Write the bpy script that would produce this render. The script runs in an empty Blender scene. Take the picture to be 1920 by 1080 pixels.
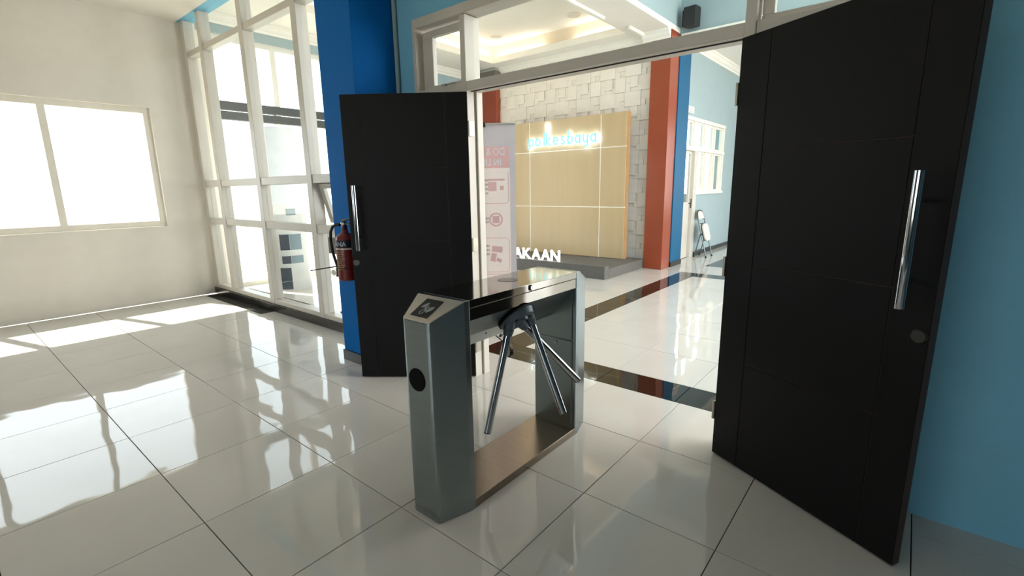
import bpy, bmesh, math, random
from mathutils import Vector, Matrix
random.seed(7)
C = bpy.context.scene.collection
S = bpy.context.scene

# ------------------------------------------------------------------ camera
cam_data = bpy.data.cameras.new('camera')
cam_data.sensor_width = 36.0
cam_data.lens = 904.45 / 1920 * 36.0
cam_data.clip_start = 0.05
cam = bpy.data.objects.new('camera', cam_data)
C.objects.link(cam)
yaw, pit, rol = math.radians(-39.5402), math.radians(11.7047), math.radians(-0.9396)
fw = Vector((math.sin(yaw) * math.cos(pit), math.cos(yaw) * math.cos(pit), -math.sin(pit)))
rt = Vector((math.cos(yaw), -math.sin(yaw), 0))
up = rt.cross(fw)
rt2 = math.cos(rol) * rt + math.sin(rol) * up
up2 = -math.sin(rol) * rt + math.cos(rol) * up
M = Matrix((rt2, up2, -fw)).transposed().to_4x4()
M.translation = Vector((0, 0, 1.42))
cam.matrix_world = M
S.camera = cam

# ------------------------------------------------------------------ world, sun, exposure
S.view_settings.view_transform = 'Standard'
S.view_settings.look = 'None'
S.view_settings.gamma = 1.0
S.view_settings.use_curve_mapping = False
S.view_settings.exposure = 0.80
try:
    S.cycles.use_denoising = True
    S.cycles.max_bounces = 9
    S.cycles.diffuse_bounces = 5
    S.cycles.glossy_bounces = 5
    S.cycles.transparent_max_bounces = 16
    S.cycles.sample_clamp_indirect = 6.0
    S.cycles.caustics_reflective = False
    S.cycles.caustics_refractive = False
except Exception:
    pass
W = bpy.data.worlds.new('world')
S.world = W
W.use_nodes = True
bg = W.node_tree.nodes['Background']
bg.inputs['Color'].default_value = (0.90, 0.96, 1.0, 1)
bg.inputs['Strength'].default_value = 2.6

sun_d = bpy.data.lights.new('sun', 'SUN')
sun_d.energy = 6.5
sun_d.angle = math.radians(0.6)
sun_d.color = (1.0, 0.93, 0.80)
sun = bpy.data.objects.new('sun', sun_d)
C.objects.link(sun)
sun.rotation_euler = Vector((0.55, 0.16, -0.82)).to_track_quat('-Z', 'Y').to_euler()


def area(name, loc, direction, sx, sy, power, color, portal=False):
    d = bpy.data.lights.new(name, 'AREA')
    d.shape = 'RECTANGLE'
    d.size, d.size_y = sx, sy
    d.energy = power
    d.color = color
    o = bpy.data.objects.new(name, d)
    C.objects.link(o)
    o.location = loc
    o.rotation_euler = Vector(direction).to_track_quat('-Z', 'Z' if abs(direction[2]) < .9 else 'Y').to_euler()
    if portal:
        try:
            d.cycles.is_portal = True
        except Exception:
            pass
    return o


DAY = (0.93, 0.97, 1.0)
WARM = (1.0, 0.90, 0.76)
# daylight portals in the window openings, and two added fill lights
area('portal_lobby_left', (-7.95, 4.3, 1.85), (1, 0, 0), 3.1, 3.4, 1, DAY, True)
area('fill_lobby_right', (3.78, 6.2, 2.3), (-1, 0, 0), 6.3, 3.7, 330, (1.0, 0.97, 0.95))  # area light added to brighten the lobby from its unseen right side
area('fill_corridor_end', (1.2, 14.25, 1.9), (0, -1, 0), 3.0, 2.4, 90, (1.0, 0.97, 0.92))  # fill light added outside an opening made for it
area('portal_front_left', (-7.95, 0.6, 1.75), (1, 0, 0), 3.0, 1.5, 1, DAY, True)
area('portal_front_back', (-1.5, -5.45, 1.7), (0, 1, 0), 4.7, 1.9, 1, DAY, True)
area('portal_far_window', (-3.75, 10.3, 1.95), (1, 0, 0), 2.4, 1.4, 1, DAY, True)

# ------------------------------------------------------------------ materials
_m = {}


def lin(h):
    h = h.lstrip('#')
    r = [int(h[i:i + 2], 16) / 255 for i in (0, 2, 4)]
    return tuple(c / 12.92 if c <= .04045 else ((c + .055) / 1.055) ** 2.4 for c in r) + (1,)


def mat(name, col, rough=.5, metal=0.0, var=.06, scale=6.0, bump=0.0, bscale=40.0, stretch=None,
        emit=None, estr=0.0, spec=.5, coat=0.0, obj_var=0.0):
    if name in _m:
        return _m[name]
    m = bpy.data.materials.new(name)
    m.use_nodes = True
    nt = m.node_tree
    b = nt.nodes['Principled BSDF']
    c = lin(col) if isinstance(col, str) else tuple(col) + (1,)
    tc = nt.nodes.new('ShaderNodeTexCoord')
    mp = nt.nodes.new('ShaderNodeMapping')
    nt.links.new(tc.outputs['Object'], mp.inputs['Vector'])
    if stretch:
        mp.inputs['Scale'].default_value = stretch
    no = nt.nodes.new('ShaderNodeTexNoise')
    no.inputs['Scale'].default_value = scale
    no.inputs['Detail'].default_value = 4
    nt.links.new(mp.outputs['Vector'], no.inputs['Vector'])
    ra = nt.nodes.new('ShaderNodeValToRGB')
    ra.color_ramp.elements[0].position = .3
    ra.color_ramp.elements[1].position = .7
    ra.color_ramp.elements[0].color = tuple(x * (1 - var) for x in c[:3]) + (1,)
    ra.color_ramp.elements[1].color = tuple(min(1, x * (1 + var)) for x in c[:3]) + (1,)
    nt.links.new(no.outputs['Fac'], ra.inputs['Fac'])
    out = ra.outputs['Color']
    if obj_var:
        oi = nt.nodes.new('ShaderNodeObjectInfo')
        mr = nt.nodes.new('ShaderNodeMapRange')
        mr.inputs['To Min'].default_value = 1 - obj_var
        mr.inputs['To Max'].default_value = 1 + obj_var
        nt.links.new(oi.outputs['Random'], mr.inputs['Value'])
        hs = nt.nodes.new('ShaderNodeHueSaturation')
        nt.links.new(mr.outputs['Result'], hs.inputs['Value'])
        nt.links.new(out, hs.inputs['Color'])
        out = hs.outputs['Color']
    nt.links.new(out, b.inputs['Base Color'])
    b.inputs['Roughness'].default_value = rough
    b.inputs['Metallic'].default_value = metal
    b.inputs['Specular IOR Level'].default_value = spec
    if coat:
        b.inputs['Coat Weight'].default_value = coat
        b.inputs['Coat Roughness'].default_value = .05
    if emit:
        b.inputs['Emission Color'].default_value = lin(emit)
        b.inputs['Emission Strength'].default_value = estr
    if bump:
        n2 = nt.nodes.new('ShaderNodeTexNoise')
        n2.inputs['Scale'].default_value = bscale
        n2.inputs['Detail'].default_value = 3
        nt.links.new(mp.outputs['Vector'], n2.inputs['Vector'])
        bu = nt.nodes.new('ShaderNodeBump')
        bu.inputs['Strength'].default_value = bump
        bu.inputs['Distance'].default_value = .01
        nt.links.new(n2.outputs['Fac'], bu.inputs['Height'])
        nt.links.new(bu.outputs['Normal'], b.inputs['Normal'])
    _m[name] = m
    return m


def glass(name, tint=(.96, .98, .98), refl=1.0):
    if name in _m:
        return _m[name]
    m = bpy.data.materials.new(name)
    m.use_nodes = True
    nt = m.node_tree
    nt.nodes.remove(nt.nodes['Principled BSDF'])
    tr = nt.nodes.new('ShaderNodeBsdfTransparent')
    tr.inputs['Color'].default_value = tint + (1,)
    gl = nt.nodes.new('ShaderNodeBsdfGlossy')
    gl.inputs['Roughness'].default_value = .01
    fr = nt.nodes.new('ShaderNodeFresnel')
    fr.inputs['IOR'].default_value = 1.45
    no = nt.nodes.new('ShaderNodeTexNoise')
    no.inputs['Scale'].default_value = 3
    mu = nt.nodes.new('ShaderNodeMath')
    mu.operation = 'MULTIPLY'
    mu.inputs[1].default_value = refl
    mx = nt.nodes.new('ShaderNodeMixShader')
    ge = nt.nodes.new('ShaderNodeNewGeometry')
    fl_ = nt.nodes.new('ShaderNodeMath')
    fl_.operation = 'SUBTRACT'
    fl_.inputs[0].default_value = refl
    nt.links.new(ge.outputs['Backfacing'], fl_.inputs[1])
    cl0 = nt.nodes.new('ShaderNodeMath')
    cl0.operation = 'MAXIMUM'
    cl0.inputs[1].default_value = 0.0
    nt.links.new(fl_.outputs[0], cl0.inputs[0])
    nt.links.new(cl0.outputs[0], mu.inputs[1])
    nt.links.new(fr.outputs[0], mu.inputs[0])
    nt.links.new(mu.outputs[0], mx.inputs[0])
    nt.links.new(tr.outputs[0], mx.inputs[1])
    nt.links.new(gl.outputs[0], mx.inputs[2])
    nt.links.new(mx.outputs[0], nt.nodes['Material Output'].inputs[0])
    _m[name] = m
    return m


def floor_mat(name, col, rough, var, wave):
    m = mat(name, col, rough, 0, var, 2.2, obj_var=.02)
    nt = m.node_tree
    b = nt.nodes['Principled BSDF']
    tc = nt.nodes.new('ShaderNodeTexCoord')
    oi = nt.nodes.new('ShaderNodeObjectInfo')
    ad = nt.nodes.new('ShaderNodeVectorMath')
    ad.operation = 'ADD'
    sc = nt.nodes.new('ShaderNodeVectorMath')
    sc.operation = 'SCALE'
    sc.inputs['Scale'].default_value = 1.0
    nt.links.new(oi.outputs['Location'], sc.inputs[0])
    nt.links.new(tc.outputs['Object'], ad.inputs[0])
    nt.links.new(sc.outputs[0], ad.inputs[1])
    n2 = nt.nodes.new('ShaderNodeTexNoise')
    n2.inputs['Scale'].default_value = 3.2
    n2.inputs['Detail'].default_value = 1.0
    nt.links.new(ad.outputs[0], n2.inputs['Vector'])
    bu = nt.nodes.new('ShaderNodeBump')
    bu.inputs['Strength'].default_value = 1.0
    bu.inputs['Distance'].default_value = wave
    nt.links.new(n2.outputs['Fac'], bu.inputs['Height'])
    nt.links.new(bu.outputs['Normal'], b.inputs['Normal'])
    return m


TILE = floor_mat('polished_porcelain', '#ccc9c3', .035, .03, .0030)
BLACKTILE = floor_mat('black_granite_tile', '#15130f', .03, .25, .0016)
GROUT = mat('grout', '#26241f', .9)
WALLBLUE = mat('light_blue_paint', '#a0b3b7', .75, var=.02, bump=.05, bscale=120)
WALLBLUE2 = mat('mid_blue_paint', '#7cbedb', .7, var=.03, bump=.05, bscale=120)
DEEPBLUE = mat('deep_blue_paint', '#0568b4', .65, var=.05, scale=1.5, bump=.04, bscale=90, spec=.1)
PILLARBLUE = mat('pillar_blue_paint', '#0a587f', .55, var=.05, scale=1.5, bump=.04, bscale=90, spec=.25)
WHITEPAINT = mat('white_paint', '#ece6dc', .8, var=.02)
CEIL = mat('ceiling_white', '#f1ebe2', .85, var=.015)
CORNICE = mat('cornice_white', '#f5f0e6', .6, var=.02)
ALU = mat('white_grey_frame', '#cfc9be', .38, var=.04, scale=3)
ALUW = mat('cream_window_frame', '#f0eadf', .5, var=.03)
GASKET = mat('dark_gasket', '#24221f', .7)
ORANGE = mat('terracotta_paint', '#93442a', .22, var=.05, scale=2.0, bump=.03, bscale=60)
SKIRT = mat('black_skirting_tile', '#242321', .18, var=.1)
STONE = mat('white_stone_panel', '#ece4d9', .75, var=.03, scale=5, bump=.08, bscale=90, obj_var=.025)
BEIGE = mat('beige_laminate_panel', '#c0a77f', .33, var=.04, scale=1.2, stretch=(6, 6, .6))
TRIM = mat('white_trim', '#fdfaf0', .3)
GREYCARPET = mat('grey_stage_cover', '#66645f', .85, var=.12, scale=30, bump=.2, bscale=160)
STEEL = mat('brushed_steel', '#959fa2', .27, 1.0, var=.05, scale=9, stretch=(1, 1, 30), bump=.02, bscale=60)
STEELTOP = mat('brushed_steel_lid', '#aaa59d', .075, 1.0, var=.05, scale=10, stretch=(30, 1, 1), bump=.004, bscale=60)
STEELPLATE = mat('satin_steel_plate', '#c4bdb2', .42, 1.0, var=.06, scale=12, stretch=(30, 1, 1))
CHROME = mat('chrome', '#b9bcc0', .07, 1.0, var=.02)
HUBGREY = mat('cast_alloy', '#66717c', .45, .35, var=.1, scale=20)
BLACKPL = mat('black_plastic', '#121213', .4, var=.1)
BLACKGLOSS = mat('black_reader_glass', '#0b0b0c', .22, spec=.15)
MESHBLACK = mat('black_speaker_mesh', '#0d0c0b', .75, bump=.6, bscale=500, spec=.08)
DOORBLACK = mat('black_door_laminate', '#0b0a0a', .5, var=.15, scale=4, stretch=(1, 1, .25), spec=.2)
DOOREDGE = mat('door_edge_brown', '#3a241a', .6)
SYMBOL = mat('white_print', '#dfe6ea', .6)
RED = mat('fire_red_enamel', '#6f1b1b', .3, var=.05)
LABELK = mat('black_label', '#15161c', .5)
LABELTXT = mat('label_ink_pale', '#a58f6a', .6)
RUBBER = mat('black_rubber', '#101010', .6)
PAPER = mat('white_card', '#e4e2dc', .7)
FABRICG = mat('banner_fabric_margin', '#cfc8cd', .7, var=.03)
PINKBG = mat('banner_pink_ground', '#f8ebe6', .7, var=.02)
PINK = mat('banner_pink_print', '#e6b9b9', .7)
PINKD = mat('banner_rose_print', '#d9b3b6', .7)
PINKINK = mat('banner_grey_ink', '#b9a9a9', .7)
SEATW = mat('cream_vinyl', '#ddd6cb', .45, var=.04)
GREYTOP = mat('grey_column_top', '#6f675c', .7)
NAVY = mat('navy_panel', '#26384c', .5)
GREYSQ = mat('blue_grey_square', '#7f97a0', .5)
WHITEC = mat('white_column_skin', '#eff0ee', .5)
DESKG = mat('grey_desk_board', '#6e675c', .6)
DOWNL = mat('ceiling_speaker_grille', '#d6cfc6', .6, bump=.2, bscale=300)
CONCRETE = mat('outside_concrete', '#c9c4b6', .9, var=.08)
PVC = mat('pale_conduit', '#8ea3a6', .5)
LED = mat('cove_led', '#fff1d6', .5, emit='#fff9f0', estr=9.0)
LETWHITE = mat('lit_white_letter', '#ffffff', .5, emit='#fffdf6', estr=3.2)
HALO = mat('letter_back_light', '#ffffff', .5, emit='#cfe4ff', estr=9.0)
LETCYAN = mat('lit_cyan_letter', '#49a8b4', .4, emit='#a4e4e9', estr=.44)
EMBLEM = mat('lit_emblem', '#ffffff', .5, emit='#ffffff', estr=3.0)
GLASS = glass('clear_glass')
GLASSF = glass('frosted_glass', (.86, .95, .98), .6)

# ------------------------------------------------------------------ mesh helpers


class MB:
    def __init__(self):
        self.v, self.f, self.s = [], [], []

    def add(self, verts, faces, smooth=False):
        n = len(self.v)
        self.v += [Vector(p) for p in verts]
        self.f += [[i + n for i in f] for f in faces]
        self.s += [smooth] * len(faces)
        return self

    def box(self, x0, x1, y0, y1, z0, z1):
        return self.hexa([(x0, y0, z0), (x1, y0, z0), (x1, y1, z0), (x0, y1, z0),
                          (x0, y0, z1), (x1, y0, z1), (x1, y1, z1), (x0, y1, z1)])

    def hexa(self, p):
        return self.add(p, [(0, 3, 2, 1), (4, 5, 6, 7), (0, 1, 5, 4), (1, 2, 6, 5), (2, 3, 7, 6), (3, 0, 4, 7)])

    def obox(self, o, u, v, w):
        """box from corner o along three edge vectors"""
        o, u, v, w = map(Vector, (o, u, v, w))
        if u.cross(v).dot(w) < 0:
            u, v = v, u
        return self.hexa([o, o + u, o + u + v, o + v, o + w, o + u + w, o + u + v + w, o + v + w])

    def prism(self, poly, off):
        """polygon (3D points) pushed along off"""
        off = Vector(off)
        a = [Vector(p) for p in poly]
        nrm = Vector((0, 0, 0))
        for i in range(len(a)):
            nrm += a[i].cross(a[(i + 1) % len(a)])
        if nrm.dot(off) < 0:
            a.reverse()
        n = len(a)
        fs = [list(range(n - 1, -1, -1)), list(range(n, 2 * n))]
        fs += [[i, (i + 1) % n, n + (i + 1) % n, n + i] for i in range(n)]
        return self.add(a + [p + off for p in a], fs)

    def tube(self, pts, r, n=12, cap=True, radii=None):
        pts = [Vector(p) for p in pts]
        rings = []
        prev = None
        for i, p in enumerate(pts):
            t = (pts[min(i + 1, len(pts) - 1)] - pts[max(i - 1, 0)]).normalized()
            if prev is None:
                a = t.orthogonal().normalized()
            else:
                a = (prev - t * prev.dot(t)).normalized()
            prev = a
            b = t.cross(a)
            rr = radii[i] if radii else r
            rings.append([p + (a * math.cos(2 * math.pi * k / n) + b * math.sin(2 * math.pi * k / n)) * rr for k in range(n)])
        vs = [q for rg in rings for q in rg]
        fs = []
        for i in range(len(pts) - 1):
            for k in range(n):
                k2 = (k + 1) % n
                fs.append([i * n + k, i * n + k2, (i + 1) * n + k2, (i + 1) * n + k])
        self.add(vs, fs, True)
        if cap:
            self.add(rings[0], [list(range(n - 1, -1, -1))])
            self.add(rings[-1], [list(range(n))])
        return self

    def disc(self, c, axis, r, h, n=32, r2=None):
        c, axis = Vector(c), Vector(axis).normalized()
        return self.tube([c, c + axis * h], r, n, True, [r, r if r2 is None else r2])

    def lathe(self, c, prof, n=24, axis=(0, 0, 1)):
        c, axis = Vector(c), Vector(axis).normalized()
        a = axis.orthogonal().normalized()
        b = axis.cross(a)
        vs, fs = [], []
        for (r, z) in prof:
            for k in range(n):
                t = 2 * math.pi * k / n
                vs.append(c + axis * z + (a * math.cos(t) + b * math.sin(t)) * r)
        for i in range(len(prof) - 1):
            for k in range(n):
                k2 = (k + 1) % n
                fs.append([i * n + k, i * n + k2, (i + 1) * n + k2, (i + 1) * n + k])
        return self.add(vs, fs, True)


OFF = {}


def link(o, parent=None):
    C.objects.link(o)
    if parent:
        o.parent = parent


def obj(name, mb, m, parent=None, bevel=0.0, seg=2, sharp=35):
    if parent is None:
        xs = [p.x for p in mb.v]
        ys = [p.y for p in mb.v]
        off = Vector(((min(xs) + max(xs)) / 2, (min(ys) + max(ys)) / 2, min(p.z for p in mb.v)))
    else:
        off = OFF[parent.name]
    me = bpy.data.meshes.new(name)
    me.from_pydata([tuple(p - off) for p in mb.v], [], mb.f)
    me.polygons.foreach_set('use_smooth', mb.s)
    me.materials.append(m)
    me.update()
    o = bpy.data.objects.new(name, me)
    link(o, parent)
    if parent is None:
        o.location = off
    OFF[o.name] = off
    if bevel:
        md = o.modifiers.new('bevel', 'BEVEL')
        md.width = bevel
        md.segments = seg
        md.limit_method = 'ANGLE'
        md.angle_limit = math.radians(sharp)
    return o


def thing(name, label, cat, loc, group=None):
    o = bpy.data.objects.new(name, None)
    o.empty_display_size = .1
    C.objects.link(o)
    o.location = loc
    OFF[o.name] = Vector(loc)
    o['label'] = label
    o['category'] = cat
    if group:
        o['group'] = group
    return o


def tag(o, label, cat, group=None):
    o['label'] = label
    o['category'] = cat
    if group:
        o['group'] = group
    return o


def struct(o, label=None):
    o['kind'] = 'structure'
    if label:
        o['label'] = label
    return o


def group_empty(name, loc, label=None):
    o = bpy.data.objects.new(name, None)
    C.objects.link(o)
    o.location = loc
    OFF[o.name] = Vector(loc)
    return struct(o, label)


def B(*a):
    return MB().box(*a)


def text_mesh(s, size, extrude=.001, spacing=1.0):
    cu = bpy.data.curves.new('txt', 'FONT')
    cu.body = s
    cu.size = size
    cu.extrude = extrude
    cu.space_character = spacing
    cu.resolution_u = 3
    o = bpy.data.objects.new('txt', cu)
    C.objects.link(o)
    bpy.context.view_layer.update()
    dg = bpy.context.evaluated_depsgraph_get()
    me = bpy.data.meshes.new_from_object(o.evaluated_get(dg))
    vs = [Vector(v.co) for v in me.vertices]
    fs = [list(p.vertices) for p in me.polygons]
    bpy.data.objects.remove(o)
    bpy.data.curves.remove(cu)
    bpy.data.meshes.remove(me)
    return vs, fs


def text_mb(s, size, origin, ux, uy, extrude=.001, spacing=1.0, align='l', mb=None, fit=None):
    """flat lettering: ux reading direction, uy up; fit = total width"""
    vs, fs = text_mesh(s, size, extrude, spacing)
    ux, uy = Vector(ux).normalized(), Vector(uy).normalized()
    un = ux.cross(uy)
    w = max(v.x for v in vs)
    k = fit / w if fit else 1.0
    sh = -w * k / 2 if align == 'c' else 0
    o = Vector(origin)
    out = [o + ux * (v.x * k + sh) + uy * v.y + un * v.z for v in vs]
    mb = mb or MB()
    return mb.add(out, fs)


def stroke(mb, pts, w, origin, ux, uy, d0, d1, closed=False):
    """a letter stroke: polyline (2D) of width w, thickness from d0 to d1 along ux x uy"""
    ux, uy = Vector(ux), Vector(uy)
    un = ux.cross(uy)
    o = Vector(origin)
    P = [Vector((p[0], p[1])) for p in pts]
    n = len(P)
    L, R = [], []
    for i in range(n):
        if closed:
            a, b = P[i - 1], P[(i + 1) % n]
        else:
            a, b = P[max(i - 1, 0)], P[min(i + 1, n - 1)]
        t = (b - a).normalized()
        nn = Vector((-t.y, t.x)) * w / 2
        L.append(P[i] + nn)
        R.append(P[i] - nn)

    def w3(p, d):
        return o + ux * p.x + uy * p.y + un * d
    segs = n if closed else n - 1
    vs = []
    for i in range(n):
        vs += [w3(L[i], d0), w3(R[i], d0), w3(R[i], d1), w3(L[i], d1)]
    fs = []
    for i in range(segs):
        a, b = i * 4, ((i + 1) % n) * 4
        for k in range(4):
            k2 = (k + 1) % 4
            fs.append([a + k, a + k2, b + k2, b + k])
    if not closed:
        fs.append([0, 3, 2, 1])
        e = (n - 1) * 4
        fs.append([e, e + 1, e + 2, e + 3])
    return mb.add(vs, fs)


def arc(cx, cy, r, a0, a1, n=14, ry=None):
    ry = ry or r
    return [(cx + r * math.cos(math.radians(a0 + (a1 - a0) * i / n)),
             cy + ry * math.sin(math.radians(a0 + (a1 - a0) * i / n))) for i in range(n + 1)]


# ================================================================== SETTING
# ---- floors
TM = {}


def tile_mesh(w, d, m):
    key = (round(w, 3), round(d, 3), m.name)
    if key in TM:
        return TM[key]
    g, b, t = .0019, .0010, .012
    x, y = w / 2 - g, d / 2 - g
    vs = [(-x, -y, -t), (x, -y, -t), (x, y, -t), (-x, y, -t),
          (-x, -y, -b), (x, -y, -b), (x, y, -b), (-x, y, -b),
          (-x + b, -y + b, 0), (x - b, -y + b, 0), (x - b, y - b, 0), (-x + b, y - b, 0)]
    fs = []
    for a in (0, 4):
        for k in range(4):
            k2 = (k + 1) % 4
            fs.append([a + k, a + k2, a + 4 + k2, a + 4 + k])
    fs.append([8, 9, 10, 11])
    me = bpy.data.meshes.new('tile')
    me.from_pydata(vs, [], fs)
    me.materials.append(m)
    TM[key] = me
    return me


def put_tile(x0, x1, y0, y1, m, parent, tilt=.0012):
    o = bpy.data.objects.new('tile', tile_mesh(x1 - x0, y1 - y0, m))
    C.objects.link(o)
    o.parent = parent
    o.location = Vector(((x0 + x1) / 2, (y0 + y1) / 2, 0)) - OFF[parent.name]
    o.rotation_euler = (random.uniform(-tilt, tilt), random.uniform(-tilt, tilt), 0)


floor = struct(obj('floor', B(-7.68, 4.0, -5.2, 2.387, -.10, -.013), GROUT))
lob = struct(obj('floor_lobby', B(-7.68, 3.6, 2.387, 14.0, -.10, -.013), GROUT))
fx = [-1.049 + .6 * k for k in range(-11, 9)]
fy = [1.178 + .6045 * k for k in range(-10, 3)]
for i in range(len(fx) - 1):
    for j in range(len(fy) - 1):
        if (fx[i] > 0.9 or fy[j] < -2) and not fy[j] > .5:
            continue
        put_tile(max(fx[i], -7.68), fx[i + 1], fy[j], fy[j + 1], TILE, floor)
big = MB()
for i in range(len(fx) - 1):
    for j in range(len(fy) - 1):
        if (fx[i] > 0.9 or fy[j] < -2) and not fy[j] > .5:
            big.box(max(fx[i], -7.68) + .0015, min(fx[i + 1], 4.0) - .0015, max(fy[j], -5.2) + .0015, fy[j + 1] - .0015, -.012, 0)
bo = obj('tile', big, TILE, floor)
bo['kind'] = 'stuff'

# lobby: outside the black border, the border, the field inside
SX0, SX1, SY0, SY1 = -2.885, -2.585, 3.005, 3.31
far0, far1 = 7.62, 7.95
for k in range(-8, 10):            # row between the door line and the border
    a = -1.049 + .6 * k
    if a + .6 < -7.6 or a > 3.0:
        continue
    put_tile(max(a, -7.68), a + .6, 2.387, 3.005, TILE, lob)
lx = [SX1, -2.27, -1.67, -1.07, -.47, .13, .73, 1.33, 1.93]
ly = [SY1 + .6 * k for k in range(0, 8)]
ly[-1] = far0
for i in range(len(lx) - 1):
    for j in range(len(ly) - 1):
        put_tile(lx[i], lx[i + 1], ly[j], ly[j + 1], TILE, lob)
wx = [SX0 - .6 * k for k in range(0, 9)]
for i in range(len(wx) - 1):       # tiles left of the border, up to the stage
    for j in range(9):
        x0, y0 = max(wx[i + 1], -7.68), 3.005 + .6 * j
        if wx[i] <= -7.68:
            continue
        put_tile(x0, wx[i], y0, y0 + .6, TILE, lob)
for j in range(9):                 # right of the field
    put_tile(2.23, 2.83, 3.005 + .6 * j, 3.605 + .6 * j, TILE, lob)
    put_tile(2.83, 3.6, 3.005 + .6 * j, 3.605 + .6 * j, TILE, lob)
for j in range(10):                # far corridor
    for i in range(5):
        put_tile(-3.4 + .7 * i, -2.7 + .7 * i, far1 + .455 + .56 * j - .455 * (j == 0), far1 + 1.015 + .56 * j, TILE, lob)
for k in range(8):                 # border, black
    put_tile(SX0 + .6 * k, SX0 + .6 * k + .6, SY0, SY1, BLACKTILE, lob)
    put_tile(SX0 + .6 * k, SX0 + .6 * k + .6, far0, far1, BLACKTILE, lob)
for j in range(7):
    put_tile(SX0, SX1, SY1 + (far0 - SY1) / 7 * j, SY1 + (far0 - SY1) / 7 * (j + 1), BLACKTILE, lob)
    put_tile(1.93, 2.23, SY1 + (far0 - SY1) / 7 * j, SY1 + (far0 - SY1) / 7 * (j + 1), BLACKTILE, lob)
bs = MB()                          # second black inset beyond the far chair
bs.box(-2.75, -2.2, 8.75, 10.5, .0005, .0015)
obj('border_inset', bs, BLACKTILE, lob)

# ---- front room shell
Z1 = 3.6
wf = MB()
wf.box(-3.2, -2.99, 2.53, 2.70, 0, 5.0)                 # between column and door frame
wf.box(-2.99, .0, 2.53, 2.70, 2.63, 5.0)                # above the door frame
wf.box(-7.88, -3.2, 2.53, 2.70, 3.6, 5.0)  # added to stop sun leaking in over the glass wall
wf.box(.0, 4.0, 2.53, 2.70, 0, 5.0)                     # right of the frame
struct(obj('wall_front', wf, WALLBLUE2))
wl = MB()
for (y0, y1, z0, z1) in ((-5.2, -.9, 0, 5), (-.9, 2.1, 0, 1.0), (-.9, 2.1, 2.5, 5), (2.1, 2.75, 0, 5)):
    wl.box(-7.88, -7.68, y0, y1, z0, z1)
struct(obj('wall_left', wl, WHITEPAINT))
wb = MB()
for (x0, x1, z0, z1) in ((-7.88, -3.7, 0, 3.6), (-3.7, .9, 0, .8), (-3.7, .9, 2.6, 3.6), (.9, 4.2, 0, 3.6)):
    wb.box(x0, x1, -5.4, -5.2, z0, z1)
DUSK = mat('slate_blue_paint', '#4f6d79', .75, var=.03)
struct(obj('wall_back', wb, DUSK))
struct(obj('wall_right', B(4.0, 4.2, -5.4, 2.7, 0, 3.6), DUSK))
struct(obj('ceiling', B(-7.88, 4.2, -5.4, 2.53, Z1, Z1 + .1), CEIL))

# ---- lobby shell
wll = MB()
for (y0, y1, z0, z1) in ((5.9, 8.25, 0, 5), (2.75, 5.9, 3.58, 5)):
    wll.box(-7.88, -7.68, y0, y1, z0, z1)
struct(obj('wall_lobby_left', wll, WALLBLUE))
wr = MB()
for (y0, y1, z0, z1) in ((2.7, 3.0, 0, 5), (3.0, 9.4, 0, .4), (3.0, 9.4, 4.2, 5), (9.4, 14, 0, 5)):
    wr.box(3.6, 3.8, y0, y1, z0, z1)
struct(obj('wall_lobby_right', wr, WALLBLUE))
struct(obj('wall_lobby_back', B(-7.88, -3.57, 8.08, 8.28, 0, 5), STONE))
wc = MB()                                               # light blue corridor wall with door and window
WX0, WX1 = -3.57, -3.37
wc.box(WX0, WX1, 8.80, 8.92, 0, 5)
wc.box(WX0, WX1, 8.92, 9.72, 2.66, 5)
wc.box(WX0, WX1, 9.72, 11.45, 0, 1.25)
wc.box(WX0, WX1, 9.72, 11.45, 2.66, 5)
wc.box(WX0, WX1, 11.45, 14.0, 0, 5)
struct(obj('wall_corridor', wc, WALLBLUE))
wce = MB()  # opening made up to let the added fill light through
for (x0, x1, z0, z1) in ((-3.57, -.3, 0, 5), (-.3, 2.7, 0, .7), (-.3, 2.7, 3.1, 5), (2.7, 3.8, 0, 5)):
    wce.box(x0, x1, 14.0, 14.2, z0, z1)
struct(obj('wall_corridor_end', wce, WALLBLUE))
struct(obj('baseboard_corridor', MB().box(-3.37, -3.355, 9.84, 14.0, 0, .085).box(-3.57, 3.6, 13.985, 14.0, 0, .085), SKIRT))
bh = MB()
bh.box(-3.57, 3.6, 8.30, 8.42, 3.80, 5.0)
struct(obj('wall_bulkhead', bh, WALLBLUE))
bh2 = MB().box(-3.30, -3.24, 2.70, 8.30, 3.9005, 5.0)
struct(obj('wall_atrium_fascia', bh2, WALLBLUE))
struct(obj('ceiling_atrium', B(-3.3, 3.8, 2.53, 8.42, 4.95, 5.05), CEIL))
struct(obj('ceiling_corridor', B(-3.57, 3.8, 8.42, 14.2, 3.92, 4.0), CEIL))
struct(obj('ceiling_sun_block', B(-7.9, 4.3, -5.5, 14.3, 5.1, 5.2), CONCRETE))  # unseen slab added to keep stray sun out of the rooms
for x_, y_, lab_ in ((.5, 4.4, 'added square fill lamp, out of view, over the near part of the lobby'), (.5, 6.6, 'added square fill lamp, out of view, over the far part of the lobby')):
    t = thing('fill_lamp', lab_, 'lamp', (x_, y_, 4.95), 'added fill lamps above the lobby')
    obj('fill_lamp_frame', B(x_ - .62, x_ + .62, y_ - .62, y_ + .62, 4.925, 4.95), ALU, t, bevel=.004)  # unseen lamps, put in to brighten the lobby and stone wall
    obj('fill_diffuser', B(x_ - .58, x_ + .58, y_ - .58, y_ + .58, 4.918, 4.927), mat('fill_lamp_diffuser', '#ffffff', .5, emit='#fff4e6', estr=6.0), t)
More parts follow.
